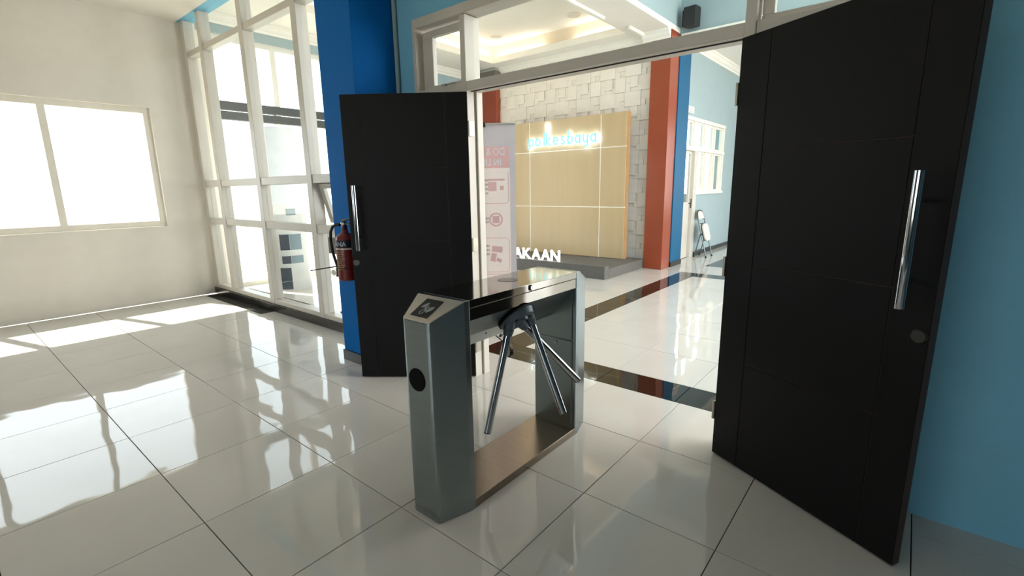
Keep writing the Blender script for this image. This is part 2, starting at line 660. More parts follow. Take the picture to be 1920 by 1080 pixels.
# soffit round the tray
TX0, TX1, TY0, TY1, TZ = -6.75, -3.88, 3.6, 7.70, 4.16
cs = MB()
cs.box(-7.68, TX0, 2.70, 8.08, 3.82, 3.90)
cs.box(TX1, -3.24, 2.70, 8.30, 3.82, 3.90)
cs.box(TX0, TX1, 2.70, TY0, 3.82, 3.90)
cs.box(TX0, TX1, TY1, 8.08, 3.82, 3.90)
cl = struct(obj('ceiling_lobby', cs, CEIL))
obj('tray_ceiling', B(TX0 - .2, TX1 + .2, TY0 - .2, TY1 + .2, TZ, TZ + .06), CEIL, cl)
BEIGEWALL = mat('cream_cove_paint', '#efe0ca', .8, var=.02)
tw = MB()
tw.box(TX0 - .12, TX0 - .06, TY0 - .12, TY1 + .12, 3.90, TZ)
tw.box(TX1 + .06, TX1 + .12, TY0 - .12, TY1 + .12, 3.90, TZ)
tw.box(TX0 - .06, TX1 + .06, TY1 + .06, TY1 + .12, 3.90, TZ)
tw.box(TX0 - .06, TX1 + .06, TY0 - .12, TY0 - .06, 3.90, TZ)
obj('tray_side', tw, BEIGEWALL, cl)
lip = MB()
for (a, b, c, d) in ((TX0, TX0 + .05, TY0, TY1), (TX0 + .05, TX1, TY1 - .05, TY1), (TX0 + .05, TX1, TY0, TY0 + .05)):
    lip.box(a, b, c, d, 3.815, 3.93)
obj('cornice_lip', lip, CORNICE, cl, bevel=.012)
led = MB()
led.box(TX0 - .04, TX0 - .01, 6.0, TY1 - .1, 3.902, 3.915)
led.box(TX0 + .1, TX0 + 1.2, TY1 + .01, TY1 + .04, 3.902, 3.915)
led.box(TX1 - 1.0, TX1 - .1, TY1 + .01, TY1 + .04, 3.902, 3.915)
led.box(TX0 - .04, TX0 - .01, TY0 + .1, 5.0, 3.902, 3.915)
obj('led_strip', led, LED, cl)
# cornices and mouldings


def cornice(y0, y1, x, sgn, z, name, label, mat_=CORNICE):
    mb = MB()
    prof = [(0, 0), (.02, 0), (.03, .03), (.06, .05), (.09, .09), (.11, .10), (.11, .13), (0, .13)]
    mb.prism([(x + sgn * p, y0, z + q) for p, q in prof], (0, y1 - y0, 0))
    return struct(obj(name, mb, mat_), label)


def cornice_x(x0, x1, y, sgn, z, name, label, mat_=CORNICE):
    mb = MB()
    prof = [(0, 0), (.02, 0), (.03, .03), (.06, .05), (.09, .09), (.11, .10), (.11, .13), (0, .13)]
    mb.prism([(x0, y + sgn * p, z + q) for p, q in prof], (x1 - x0, 0, 0))
    return struct(obj(name, mb, mat_), label)


cornice_x(-7.67, -3.57, 8.08, -1, 3.69, 'trim_1', 'white cornice along the top of the stone wall')
cornice(2.70, 8.05, -7.68, 1, 3.69, 'trim_2', 'white cornice along the top of the left lobby wall')
cornice(8.80, 14.0, -3.37, 1, 3.79, 'trim_3', 'white cornice along the corridor wall top')
t4 = MB().box(-3.80, -3.745, 2.75, 6.75, 3.775, 3.82).box(-3.70, -3.645, 7.35, 8.08, 3.765, 3.82)
struct(obj('trim_4', t4, CORNICE, bevel=.01), 'narrow white ceiling batten beside the tray')
t5 = MB().box(-3.20, 3.6, 8.24, 8.42, 3.72, 3.80)
struct(obj('trim_5', t5, CORNICE, bevel=.01), 'white ledge at the foot of the blue bulkhead')
cornice_x(-3.70, -3.25, 7.95, -1, 3.69, 'trim_6', 'white cornice piece on top of the orange column')

# ---- stone blocks on the lobby back wall
sw = bpy.data.objects['wall_lobby_back']
U = .486 / 6
layout = [(0, 3, 3.6, 6, .028), (3.6, 4.2, 6, 6, .012), (3.6, 3, 4.7, 4.2, .024), (4.7, 3, 6, 4.2, .009),
          (0, 1.7, 1.2, 3, .011), (1.2, .8, 2.9, 3, .026), (2.9, 1.2, 3.7, 3, .008), (3.7, 0, 6, 3, .031),
          (0, 0, 1.2, 1.7, .020), (1.2, 0, 2.9, .8, .010), (2.9, 0, 3.7, 1.2, .021)]
SM = {}


def stone_mesh(w, h, d):
    k = (round(w, 3), round(h, 3), d)
    if k in SM:
        return SM[k]
    b = .003
    g = .001
    x0, x1, z0, z1 = g, w - g, g, h - g
    vs = [(x0, 0, z0), (x1, 0, z0), (x1, 0, z1), (x0, 0, z1),
          (x0, -d + b, z0), (x1, -d + b, z0), (x1, -d + b, z1), (x0, -d + b, z1),
          (x0 + b, -d, z0 + b), (x1 - b, -d, z0 + b), (x1 - b, -d, z1 - b), (x0 + b, -d, z1 - b)]
    fs = []
    for a in (0, 4):
        for q in range(4):
            q2 = (q + 1) % 4
            fs.append([a + q, a + q2, a + 4 + q2, a + 4 + q])
    fs.append([8, 9, 10, 11])
    me = bpy.data.meshes.new('stone_block')
    me.from_pydata(vs, [], fs)
    me.materials.append(STONE)
    SM[k] = me
    return me


woff = OFF[sw.name]
nst = 0
hid = MB()
for ix in range(7):
    for iz in range(8):
        ox, oz = -3.574 - .486 * (ix + 1), .145 + .486 * iz - .06
        for (a, b_, c_, d_, dep) in layout:
            x0, x1, z0, z1 = ox + a * U, ox + c_ * U, oz + b_ * U, min(oz + d_ * U, 3.82)
            if z1 - z0 < .02:
                continue
            z0 = max(z0, .15)
            if z1 - z0 < .02:
                continue
            dep2 = dep + ((ix * 7 + iz * 3 + int(a * 5)) % 3) * .002
            seen = (x1 > -3.97 or z1 > 2.66) and x1 < -3.57
            if seen and nst < 298:
                o = bpy.data.objects.new('stone_block', stone_mesh(x1 - x0, z1 - z0, dep2))
                C.objects.link(o)
                o.parent = sw
                o.location = Vector((x0, 8.08, z0)) - woff
                nst += 1
            else:
                hid.box(x0 + .0015, x1 - .0015, 8.08 - dep2, 8.08, z0, z1 - .003)
ho = obj('stone_block', hid, STONE, sw)
ho['kind'] = 'stuff'

# ---- door frame with transom and side light
FR0, FR1 = 2.53, 2.66
df = group_empty('window_1', (-1.57, 2.53, 0), 'white grey door frame with glazed transom over the open double doors')


def frame(name, *b):
    return obj(name, B(*b), ALU, df, bevel=.003, seg=1)


frame('frame_post', -2.99, -2.955, FR0 - .015, 2.70, 0, 2.63)
frame('frame_post', -2.50, -2.453, FR0 - .015, FR1, 0, 2.56)
frame('frame_post', -.685, -.638, FR0 - .015, FR1, 0, 2.56)
frame('frame_post', -.035, .0, FR0 - .015, 2.70, 0, 2.63)
frame('frame_head', -2.955, -.035, FR0 - .015, FR1, 2.565, 2.63)
frame('transom_bar', -2.453, -.685, FR0 - .012, FR1, 2.080, 2.138)
frame('frame_sill', -2.955, -2.50, FR0 - .005, FR1, 2.080, 2.138)
frame('frame_sill', -.638, -.035, FR0 - .005, FR1, 2.080, 2.138)
obj('door_stop', B(-2.453, -.685, FR0 + .03, FR0 + .040, 2.075, 2.082), GASKET, df)
obj('door_stop', B(-2.453, -2.449, FR0 + .060, FR0 + .066, 0.0, 2.08), mat('brown_seal', '#75695a', .7), df)
frame('jamb_lining', -2.453, -2.437, FR0 + .07, FR1, 0, 2.08)
obj('pane', B(-2.453, -.685, 2.60, 2.605, 2.138, 2.565), GLASS, df)
sash = MB()
for x0, x1, z0, z1 in ((-2.945, -2.505, 2.50, 2.545), (-2.945, -2.505, 2.14, 2.168), (-2.945, -2.838, 2.168, 2.50)):
    sash.box(x0, x1, 2.575, 2.615, z0, z1)
sa = obj('sash', sash, ALU, df, bevel=.003, seg=1)
obj('pane', B(-2.838, -2.505, 2.593, 2.598, 2.168, 2.50), GLASS, df)
obj('sash_stay', MB().box(-2.74, -2.70, 2.555, 2.575, 2.146, 2.158).box(-2.70, -2.61, 2.560, 2.568, 2.154, 2.162), CHROME, df)
sash2 = MB()
for x0, x1, z0, z1 in ((-.63, -.04, 2.50, 2.545), (-.63, -.04, 2.14, 2.168), (-.63, -.58, 2.168, 2.50), (-.09, -.04, 2.168, 2.50)):
    sash2.box(x0, x1, 2.575, 2.615, z0, z1)
obj('sash', sash2, ALU, df, bevel=.003, seg=1)
obj('pane', B(-.58, -.09, 2.593, 2.598, 2.168, 2.50), GLASS, df)
obj('side_panel', MB().box(-2.955, -2.50, 2.57, 2.60, 0, 2.08).box(-.638, -.035, 2.57, 2.60, 0, 2.08), ALU, df)

# ---- the two open door leaves


def leaf(name, H, u, label, handed):
    H, u = Vector(H), Vector(u).normalized()
    n = Vector((-u.y, u.x, 0))
    if n.y > 0:
        n = -n                              # towards the front room
    L, T, ZB, ZT = .886, .042, .008, 2.071
    root = obj(name, MB().obox(H - n * .004 + Vector((0, 0, ZB)), u * L, -n * (T - .004), Vector((0, 0, ZT - ZB))), DOOREDGE)
    struct(root, label)
    # boards on the visible face: two stiles and four boards between, with grooves
    g = .0015
    cuts = [(0, .158, ZB, ZT), (.752, L, ZB, ZT), (.158, .752, ZB, .56), (.158, .752, .56, 1.05), (.158, .752, 1.05, 1.57), (.158, .752, 1.57, ZT)]
    for a, b, z0, z1 in cuts:
        obj('panel', MB().obox(H - n * .004 + u * (a + g) + Vector((0, 0, z0 + g)), u * (b - a - 2 * g), n * .004, Vector((0, 0, z1 - z0 - 2 * g))), DOORBLACK, root, bevel=.0012, seg=1)
    # pull handle
    hp = H + u * .815 + n * .060
    ha = obj('handle', MB().tube([hp + Vector((0, 0, .995)), hp + Vector((0, 0, 1.455))], .0155, 18), CHROME, root)
    mb = MB()
    for z in (1.09, 1.36):
        mb.tube([H + u * .815 + Vector((0, 0, z)), hp + Vector((0, 0, z))], .008, 10)
    obj('handle_post', mb, CHROME, ha)
    obj('lock', MB().disc(H + u * .857 + Vector((0, 0, .90)), n, .026, .010, 28, .022), mat('lock_grey', '#4d4c49', .4, .8), root)
    for z in (.25, 1.02, 1.83):
        mb = MB().tube([H - u * .006 + Vector((0, 0, z - .05)), H - u * .006 + Vector((0, 0, z + .05))], .008, 10)
        sgn = Vector((1, 0, 0)) if handed > 0 else Vector((-1, 0, 0))
        mb.obox(Vector((H.x, 2.531, z - .05)) + sgn * .003, Vector((0, .045, 0)), sgn * .0025, Vector((0, 0, .10)))
        hg = obj('hinge', mb, mat('hinge_zinc', '#a9a396', .35, .9), root)
    return root


leaf('door_1', (-2.448, 2.515, 0), (-.707, -.543, 0), 'left black door leaf standing open with a long chrome pull', 1)
leaf('door_2', (-.690, 2.508, 0), (.885, -.465, 0), 'right black door leaf folded back at the picture edge', -1)

# ---- glazed wall left of the column
gw = group_empty('window_2', (-5.6, 2.60, 0), 'tall white framed glass wall left of the blue column')


def gframe(name, *b):
    return obj(name, B(*b), ALU, gw, bevel=.004, seg=1)


GX = [-7.64, -7.1, -5.95, -4.80]
for x in (-7.64, -7.10, -5.95, -4.80):
    gframe('mullion', x, x + .10, 2.56, 2.68, .09, 3.6)
gframe('rail', -7.68, -3.645, 2.565, 2.675, .09, .145)
for i, (x0, x1) in enumerate(((-7.54, -7.10), (-7.0, -5.95), (-5.85, -4.80), (-4.70, -3.645))):
    gframe('rail', x0, x1, 2.57, 2.67, 1.0, 1.085)
    gframe('rail', x0, x1, 2.57, 2.67, 1.50, 1.585)
    gframe('rail', x0, x1, 2.57, 2.67, 3.15, 3.22)
    for z0, z1 in ((.145, 1.0), (1.585, 3.15), (3.22, 3.6)):
        obj('pane', B(x0, x1, 2.615, 2.620, z0, z1), GLASS, gw)
    if i < 3:
        obj('pane', B(x0, x1, 2.615, 2.620, 1.085, 1.50), GLASS, gw)
# the awning sash, hung at the top and pushed out
import mathutils
ang = math.radians(14)
sh = MB()
for x0, x1, z0, z1 in ((-4.69, -3.65, -.05, 0), (-4.69, -3.65, -.41, -.36), (-4.69, -4.62, -.36, -.05), (-3.72, -3.65, -.36, -.05)):
    pts = []
    for (x, y, z) in [(x0, -.02, z0), (x1, -.02, z0), (x1, .02, z0), (x0, .02, z0), (x0, -.02, z1), (x1, -.02, z1), (x1, .02, z1), (x0, .02, z1)]:
        pts.append((x, 2.64 + y * math.cos(ang) - z * math.sin(ang), 1.497 + z * math.cos(ang) + y * math.sin(ang)))
    sh.hexa(pts)
so = obj('awning_sash', sh, ALU, gw, bevel=.003, seg=1)
pts = []
for (x, y, z) in [(-4.62, -.003, -.36), (-3.72, -.003, -.36), (-3.72, .003, -.36), (-4.62, .003, -.36), (-4.62, -.003, -.05), (-3.72, -.003, -.05), (-3.72, .003, -.05), (-4.62, .003, -.05)]:
    pts.append((x, 2.64 + y * math.cos(ang) - z * math.sin(ang), 1.497 + z * math.cos(ang) + y * math.sin(ang)))
obj('pane', MB().hexa(pts), GLASS, so)
struct(obj('baseboard_left', B(-7.68, -3.645, 2.545, 2.68, 0, .09), SKIRT))

# ---- lobby left window
lw = group_empty('window_4', (-7.78, 4.3, 0), 'bright lobby window behind the glass wall')
for y in (2.75, 3.75, 4.80, 5.82):
    obj('mullion', B(-7.83, -7.75, y, y + .08, .05, 3.58), ALUW, lw)
for z in (.0, 3.50):
    obj('rail', B(-7.827, -7.753, 2.75, 5.9, z, z + .08), ALUW, lw)
dk = mat('dark_canopy_metal', '#3d4243', .5)
obj('canopy_band', MB().box(-7.84, -7.74, 2.83, 5.82, 2.45, 2.565).box(-7.84, -7.74, 2.83, 5.82, 2.585, 2.70), dk, lw)
for y0, y1 in ((2.83, 3.75), (3.83, 4.80), (4.88, 5.82)):
    obj('pane', B(-7.80, -7.795, y0, y1, .08, 3.5), GLASS, lw)

# ---- front room windows (left and back)
fwn = group_empty('window_5', (-7.78, .6, .3), 'bright side window of the front room')
for y in (-.9, .06, 1.04, 2.03):
    obj('mullion', B(-7.82, -7.74, y, y + .07, 1.0, 2.5), ALUW, fwn)
for z in (1.0, 2.43):
    obj('rail', B(-7.817, -7.743, -.9, 2.1, z, z + .07), ALUW, fwn)
for y0, y1 in ((-.83, .06), (.13, 1.04), (1.11, 2.03)):
    for z0, z1 in ((1.07, 2.43),):
        obj('pane', B(-7.79, -7.785, y0, y1, z0, z1), GLASS, fwn)
bw = group_empty('window_6', (-1.5, -5.3, .9))
for x in (-3.7, -2.2, -.67, .83):
    obj('mullion', B(x, x + .07, -5.34, -5.26, .8, 2.6), ALUW, bw)
for z in (.8, 2.53):
    obj('rail', B(-3.7, .9, -5.337, -5.263, z, z + .07), ALUW, bw)
rwn = group_empty('window_7', (3.7, 6.2, .4))
for y in (3.0, 4.25, 5.55, 6.85, 8.1, 9.32):
    obj('mullion', B(3.66, 3.74, y, y + .08, .4, 4.2), ALUW, rwn)
for z in (.4, 1.6, 4.12):
    obj('rail', B(3.663, 3.737, 3.0, 9.4, z, z + .08), ALUW, rwn)

ewn = group_empty('added_window_8', (1.2, 14.1, .7))  # unseen window frame, made up around the corridor fill light
for x in (-.3, .7, 1.66, 2.62):
    obj('mullion', B(x, x + .08, 14.06, 14.14, .7, 3.1), ALUW, ewn)
for z in (.7, 3.02):
    obj('rail', B(-.3, 2.7, 14.063, 14.137, z, z + .08), ALUW, ewn)

# ---- corridor window and door in the light blue wall
cw = group_empty('window_3', (-3.42, 10.3, 1.25), 'cream framed corridor window above the folding chair')
XI, XO = -3.36, -3.46


def cfr(name, y0, y1, z0, z1, x0=XO, x1=XI):
    return obj(name, B(x0, x1, y0, y1, z0, z1), ALUW, cw, bevel=.004, seg=1)


cfr('window_frame', 8.92, 11.45, 2.60, 2.665, XO, -3.345)
cfr('window_frame', 8.92, 11.47, 2.06, 2.115, XO, -3.345)
cfr('window_frame', 9.72, 11.47, 1.235, 1.29, XO, -3.33)
cfr('window_frame', 11.40, 11.46, 1.29, 2.60)
cfr('window_frame', 9.70, 9.74, 1.29, 2.06)
for y in (9.57, 10.18, 10.79):
    cfr('mullion', y, y + .045, 2.115, 2.60)
for y in (10.28, 10.84):
    cfr('mullion', y, y + .045, 1.29, 2.06)
cols_up = [(8.92, 9.57), (9.615, 10.18), (10.225, 10.79), (10.835, 11.40)]
cols_lo = [(9.74, 10.28), (10.325, 10.84), (10.885, 11.40)]
for cols, z0, z1, gm in ((cols_up, 2.115, 2.60, GLASSF), (cols_lo, 1.29, 2.06, GLASS)):
    for y0, y1 in cols:
        sb = MB()
        w = .034
        for a in ((y0, y1, z0, z0 + w), (y0, y1, z1 - w, z1), (y0, y0 + w, z0 + w, z1 - w), (y1 - w, y1, z0 + w, z1 - w)):
            sb.box(-3.43, -3.39, *a)
        sx = obj('sash', sb, ALUW, cw, bevel=.003, seg=1)
        obj('pane', B(-3.412, -3.408, y0 + w, y1 - w, z0 + w, z1 - w), gm, sx)
d3 = group_empty('door_3', (-3.42, 9.3, 0), 'pale corridor door beside the folding chair')
obj('door_frame', MB().box(-3.46, -3.345, 9.64, 9.82, 0, 2.06).box(-3.46, -3.345, 8.84, 8.92, 0, 2.06), ALU, d3, bevel=.004, seg=1)
dlf = obj('leaf', MB().box(-3.44, -3.40, 8.93, 9.60, .01, 1.10).box(-3.44, -3.40, 8.93, 9.02, 1.10, 2.05).box(-3.44, -3.40, 9.55, 9.60, 1.10, 2.05).box(-3.44, -3.40, 9.02, 9.55, 2.0, 2.05), ALU, d3, bevel=.003, seg=1)
obj('pane', B(-3.422, -3.418, 9.02, 9.55, 1.10, 2.0), GLASS, d3)
obj('handle', MB().tube([(-3.36, 9.585, .98), (-3.355, 9.585, 1.16)], .011, 10).tube([(-3.40, 9.585, 1.07), (-3.357, 9.585, 1.07)], .009, 8), BLACKPL, d3)

# ---- outside
struct(obj('ground_outside', B(-60, 60, -40, 60, -.30, -.12), CONCRETE))
for (y, w_, hh, dx) in ((20, 4.5, 2.6, -22), (27, 5, 3.1, -24), (34, 5, 2.2, -27)):
    t = obj('building', MB().box(dx - 2, dx, y, y + w_, -.12, hh).box(dx - 2.1, dx + .1, y - .1, y + w_ + .1, hh, hh + .15), mat('pale_render', '#d9d3c4', .9))
    tag(t, {2.6: 'low pale building seen through the left corridor pane', 3.1: 'tallest pale building beyond the corridor window', 2.2: 'lowest pale building far beyond the corridor window'}[hh], 'building', 'pale buildings outside')

# ================================================================== THINGS
# ---- columns
bc = thing('column', 'saturated blue square column behind the open black door', 'column', (-3.42, 2.34, 0))
obj('shaft', B(-3.645, -3.195, 2.14, 2.545, .085, 3.6), DEEPBLUE, bc, bevel=.004)
obj('skirting', B(-3.655, -3.185, 2.128, 2.545, 0, .087), SKIRT, bc, bevel=.003)
oc = thing('column', 'orange square column at the right end of the stone wall', 'column', (-3.4, 8.12, 0))
obj('shaft', B(-3.565, -3.232, 7.95, 8.30, .0, 3.82), ORANGE, oc, bevel=.006)
oc2 = thing('column', 'orange column at the left end of the stone wall behind the banner', 'column', (-7.15, 8.12, 0))
obj('shaft', B(-7.43, -6.885, 7.93, 8.08, .0, 3.55), ORANGE, oc2, bevel=.006)
obj('column_top', B(-7.50, -6.85, 7.86, 8.08, 3.55, 3.76), GREYTOP, oc2, bevel=.01)  # separate grey block on top of the shaft
bp = thing('column', 'bright blue pillar beside the orange column and corridor door', 'column', (-3.4, 8.55, 0))
obj('shaft', B(-3.57, -3.215, 8.302, 8.80, .085, 3.79), PILLARBLUE, bp, bevel=.004)
obj('skirting', B(-3.57, -3.205, 8.302, 8.81, 0, .087), SKIRT, bp)
# conduit in the corner
cd = obj('conduit', MB().tube([(-3.176, 2.512, 0), (-3.176, 2.512, 3.6)], .017, 14), PVC)
tag(cd, 'thin pale pipe running up beside the blue column', 'pipe')

# ---- turnstile -----------------------------------------------------------
X0, X1 = -1.662, -1.376          # body sides
N0, N1 = -1.590, -1.424          # nose
ts = thing('turnstile', 'stainless steel tripod turnstile standing on the tiled floor', 'turnstile', (-1.52, 1.80, 0))


def post(y_n, y_b, y_i, sgn):
    """end post: nose at y_n, shoulder y_b, inner face y_i"""
    def ztop(y):
        return .900 + .067 * abs(y - y_n) / abs(y_b - y_n)
    r = .014
    base = [(X0, y_i), (X0, y_b)]
    # rounded nose corners
    for (cx, cy, px_, py_) in ((N0, y_n, X0, y_b), (N1, y_n, X1, y_b)):
        c = Vector((cx, cy))
        a = c + (Vector((px_, py_)) - c).normalized() * r
        b = c + Vector((r if cx == N0 else -r, 0))
        pts = [a, (a + b) * .25 + c * .5, b]
        if cx == N1:
            pts.reverse()
        base += [tuple(p) for p in pts]
    base += [(X1, y_b), (X1, y_i)]
    n = len(base)
    vs = [(x, y, 0) for x, y in base] + [(x, y, min(.967, ztop(y) - .004 if abs(y - y_n) < abs(y_b - y_n) - .001 else .967)) for x, y in base]
    fs = []
    for i in range(n):
        j = (i + 1) % n
        f = [i, j, n + j, n + i]
        fs.append(f if sgn > 0 else f[::-1])
    top = list(range(n, 2 * n))
    tf = [[n + k for k in range(1, n - 1)], [n, n + 1, n + n - 2, n + n - 1]]
    bt = list(range(n))[::-1]
    for f in tf + [bt]:
        fs.append(f if sgn > 0 else f[::-1])
    mb = MB().add(vs, fs)
    return mb


pf = obj('end_post', post(1.205, 1.357, 1.388, 1), STEEL, ts, bevel=.003)
pb = obj('end_post', post(2.402, 2.250, 2.220, -1), STEEL, ts, bevel=.003)
for p in (pf, pb):
    bmx = bmesh.new()
    bmx.from_mesh(p.data)
    bmesh.ops.recalc_face_normals(bmx, faces=bmx.faces)
    bmx.to_mesh(p.data)
    bmx.free()
# slope plates with card readers
K = .067 / .152


def slope(x, y, d=0.0, front=True):
    yy = y if front else 3.607 - y
    return Vector((x, yy, .900 + (y - 1.205) * K + d))


for fr_ in (True, False):
    outl = [(N0 + .012, 1.205), (N1 - .012, 1.205), (N1, 1.2125), (X1, 1.352), (X1 - .002, 1.357), (X0 + .002, 1.357), (X0, 1.352), (N0, 1.2125)]
    rp = obj('reader_plate', MB().prism([slope(x, y, -.004, fr_) for x, y in outl], (0, 0, .0055)), STEELPLATE, ts, bevel=.0015, seg=1)
    cr = obj('card_reader', MB().prism([slope(x, y, .001, fr_) for x, y in ((-1.565, 1.227), (-1.461, 1.227), (-1.470, 1.333), (-1.576, 1.333))], (0, 0, .0025)), BLACKGLOSS, ts)
    sy = MB()
    o0 = slope(-1.518, 1.278, .0038, fr_)
    uy = Vector((0, 1 if fr_ else -1, K)).normalized()
    ux = Vector((1 if fr_ else -1, 0, 0))
    for r in (.016, .0215, .027, .0325):
        stroke(sy, arc(0, .004, r, 115, 190), .0014, o0, ux, uy, 0, .0006)
        stroke(sy, arc(.002, .004, r + .002, -60, 20), .0014, o0, ux, uy, 0, .0006)
    hand = [(-.010, -.014), (-.013, -.030), (-.006, -.041), (.004, -.039), (.006, -.026), (.011, -.018), (.009, -.012), (.003, -.016), (.002, .0), (-.003, .001), (-.004, -.014)]
    stroke(sy, hand, .0016, o0, ux, uy, 0, .0006, True)
    stroke(sy, [(-.010, .006), (.008, .010), (.009, .002), (-.008, -.003), (-.010, .006)], .0013, o0, ux, uy, 0, .0006)
    obj('reader_symbol', sy, SYMBOL, cr)
# round black speaker mesh on the noses
for y, d in ((1.2055, -1), (2.4015, 1)):
    gr_ = obj('round_grille', MB().disc((-1.5155, y, .643), (0, d, 0), .051, .004, 40, .049), MESHBLACK, ts)
# lid, fascia band, housing, base
lid = obj('lid', B(X0, X1, 1.388, 2.220, .9320, .967), STEELTOP, ts, bevel=.0015)
obj('seam', B(X0 + .0005, X1 - .0005, 1.389, 2.219, .9285, .9320), GASKET, ts)
obj('fascia_band', B(X0 + .003, X1 - .003, 1.389, 2.219, .878, .9285), STEELTOP, ts)
hz = [(X1 - .004, .880), (-1.470, .775), (-1.552, .693), (-1.575, .690), (X0 + .004, .780), (X0 + .004, .880)]
obj('housing', MB().prism([(x, 1.390, z) for x, z in hz], (0, .828, 0)), STEEL, ts, bevel=.004)
obj('base_plate', B(X0, X1, 1.386, 2.222, .0, .042), mat('base_steel', '#968a7c', .24, 1.0, var=.06, scale=7, stretch=(1, 12, 1)), ts, bevel=.003)
# top indicator window, side lock
obj('indicator_window', MB().disc((-1.538, 1.829, .966), (0, 0, 1), .052, .0022, 40), mat('dark_acrylic', '#4d463b', .12), ts)


def pill(cx, cz, w, h, n=8):
    r = w / 2
    out = []
    for i in range(n + 1):
        t = math.pi * i / n
        out.append((cx + r * math.cos(t), cz + (h / 2 - r) + r * math.sin(t)))
    for i in range(n + 1):
        t = math.pi + math.pi * i / n
        out.append((cx + r * math.cos(t), cz - (h / 2 - r) + r * math.sin(t)))
    return out


lk = obj('lid_lock', MB().prism([(X1 - .001, a, b) for a, b in pill(1.805, .9505, .021, .030)], (.006, 0, 0)), BLACKPL, ts)
obj('lock_barrel', MB().prism([(X1 + .004, a, b) for a, b in pill(1.805, .9505, .011, .019)], (.004, 0, 0)), CHROME, lk)
# service door on the inner face of the far post
for z0, z1 in ((.06, .568), (.574, .86)):
    ad = obj('access_panel', B(-1.618, -1.398, 2.214, 2.221, z0, z1), STEEL, ts, bevel=.0015, seg=1)
    if z0 < .1:
        obj('panel_lock', MB().disc((-1.506, 2.214, .545), (0, -1, 0), .012, .006, 20, .009), CHROME, ad)
obj('access_panel', B(-1.618, -1.398, 1.387, 1.394, .06, .86), STEEL, ts, bevel=.0015, seg=1)
# hub on the slanted face
an = Vector((1, 0, -1)).normalized()
hc = Vector((-1.432, 1.765, .806))
hub = obj('hub', MB().disc(hc, an, .094, .030, 40, .080).disc(hc + an * .030, an, .046, .012, 28, .040), HUBGREY, ts, bevel=.003)
obj('hub_ring', MB().disc(hc - an * .004, an, .100, .006, 40), GASKET, ts)
for k in range(3):
    t = math.radians(30 + 120 * k)
    e1 = Vector((0, 1, 0))
    e2 = an.cross(e1)
    obj('hub_screw', MB().disc(hc + (e1 * math.cos(t) + e2 * math.sin(t)) * .062 + an * .030, an, .008, .004, 12), BLACKPL, hub)
arms = [((-1.423, 1.695, .762), (-1.442, 1.545, .285)), ((-1.400, 1.833, .785), (-1.233, 1.879, .316)), ((-1.412, 1.779, .773), (-1.284, 2.095, .407))]
for a, b in arms:
    a, b = Vector(a), Vector(b)
    d = (b - a).normalized()
    ar = obj('arm', MB().tube([a - d * .01, b], .0185, 24, True), CHROME, ts)
    obj('end_cap', MB().tube([b, b + d * .006], .0187, 24, True, [.0187, .016]), BLACKPL, ar)
    side = d.cross(an).normalized()
    nrm = side.cross(d).normalized()
    kn = MB()
    for (t0, t1, w0, w1) in ((-.040, .006, .026, .027), (.006, .034, .027, .0215)):
        q = []
        for t, w_ in ((t0, w0), (t1, w1)):
            c = a + d * t
            q.append([c + side * w_ * math.cos(math.pi / 8 + k * math.pi / 4) + nrm * w_ * math.sin(math.pi / 8 + k * math.pi / 4) for k in range(8)])
        kn.add(q[0] + q[1], [[k, (k + 1) % 8, 8 + (k + 1) % 8, 8 + k] for k in range(8)] + [list(range(7, -1, -1)), list(range(8, 16))])
    obj('knuckle', kn, HUBGREY, ar, bevel=.003)
for (y, x, z) in ((1.62, -1.500, .744), (1.95, -1.500, .744), (1.60, -1.400, .849), (1.98, -1.400, .849)):
    obj('screw', MB().disc((x, y, z + .0), an, .0045, .003, 10), CHROME, ts)

# ---- fire extinguisher on the column
ex = thing('fire_extinguisher', 'red fire extinguisher hanging on the blue column behind the door', 'extinguisher', (-3.335, 2.045, .742))
ec = (-3.335, 2.045, .742)
eb = obj('cylinder', MB().lathe(ec, [(0, .0), (.066, .0), (.074, .008), (.075, .015), (.075, .312), (.070, .332), (.052, .352), (.026, .364), (.022, .390), (0, .390)], 32), RED, ex)
obj('label_band', MB().lathe(ec, [(.0752, .256), (.0758, .257), (.0758, .312), (.0752, .313)], 32), LABELK, eb)
obj('label_line', MB().lathe(ec, [(.0751, .247), (.0759, .248), (.0759, .251), (.0751, .252)], 32).lathe(ec, [(.0751, .240), (.0759, .241), (.0759, .243), (.0751, .244)], 32), PAPER, eb)


def wrap_text(s, size, z, r, a0, m, name, parent):
    vs, fs = text_mesh(s, size, .0004)
    w = max(v.x for v in vs)
    mb = MB()
    out = []
    for v in vs:
        t = a0 + (v.x - w / 2) / r
        rr = r + .0008 + v.z
        out.append((ec[0] + math.sin(t) * rr, ec[1] - math.cos(t) * rr, ec[2] + z + v.y))
    mb.add(out, fs)
    return obj(name, mb, m, parent)


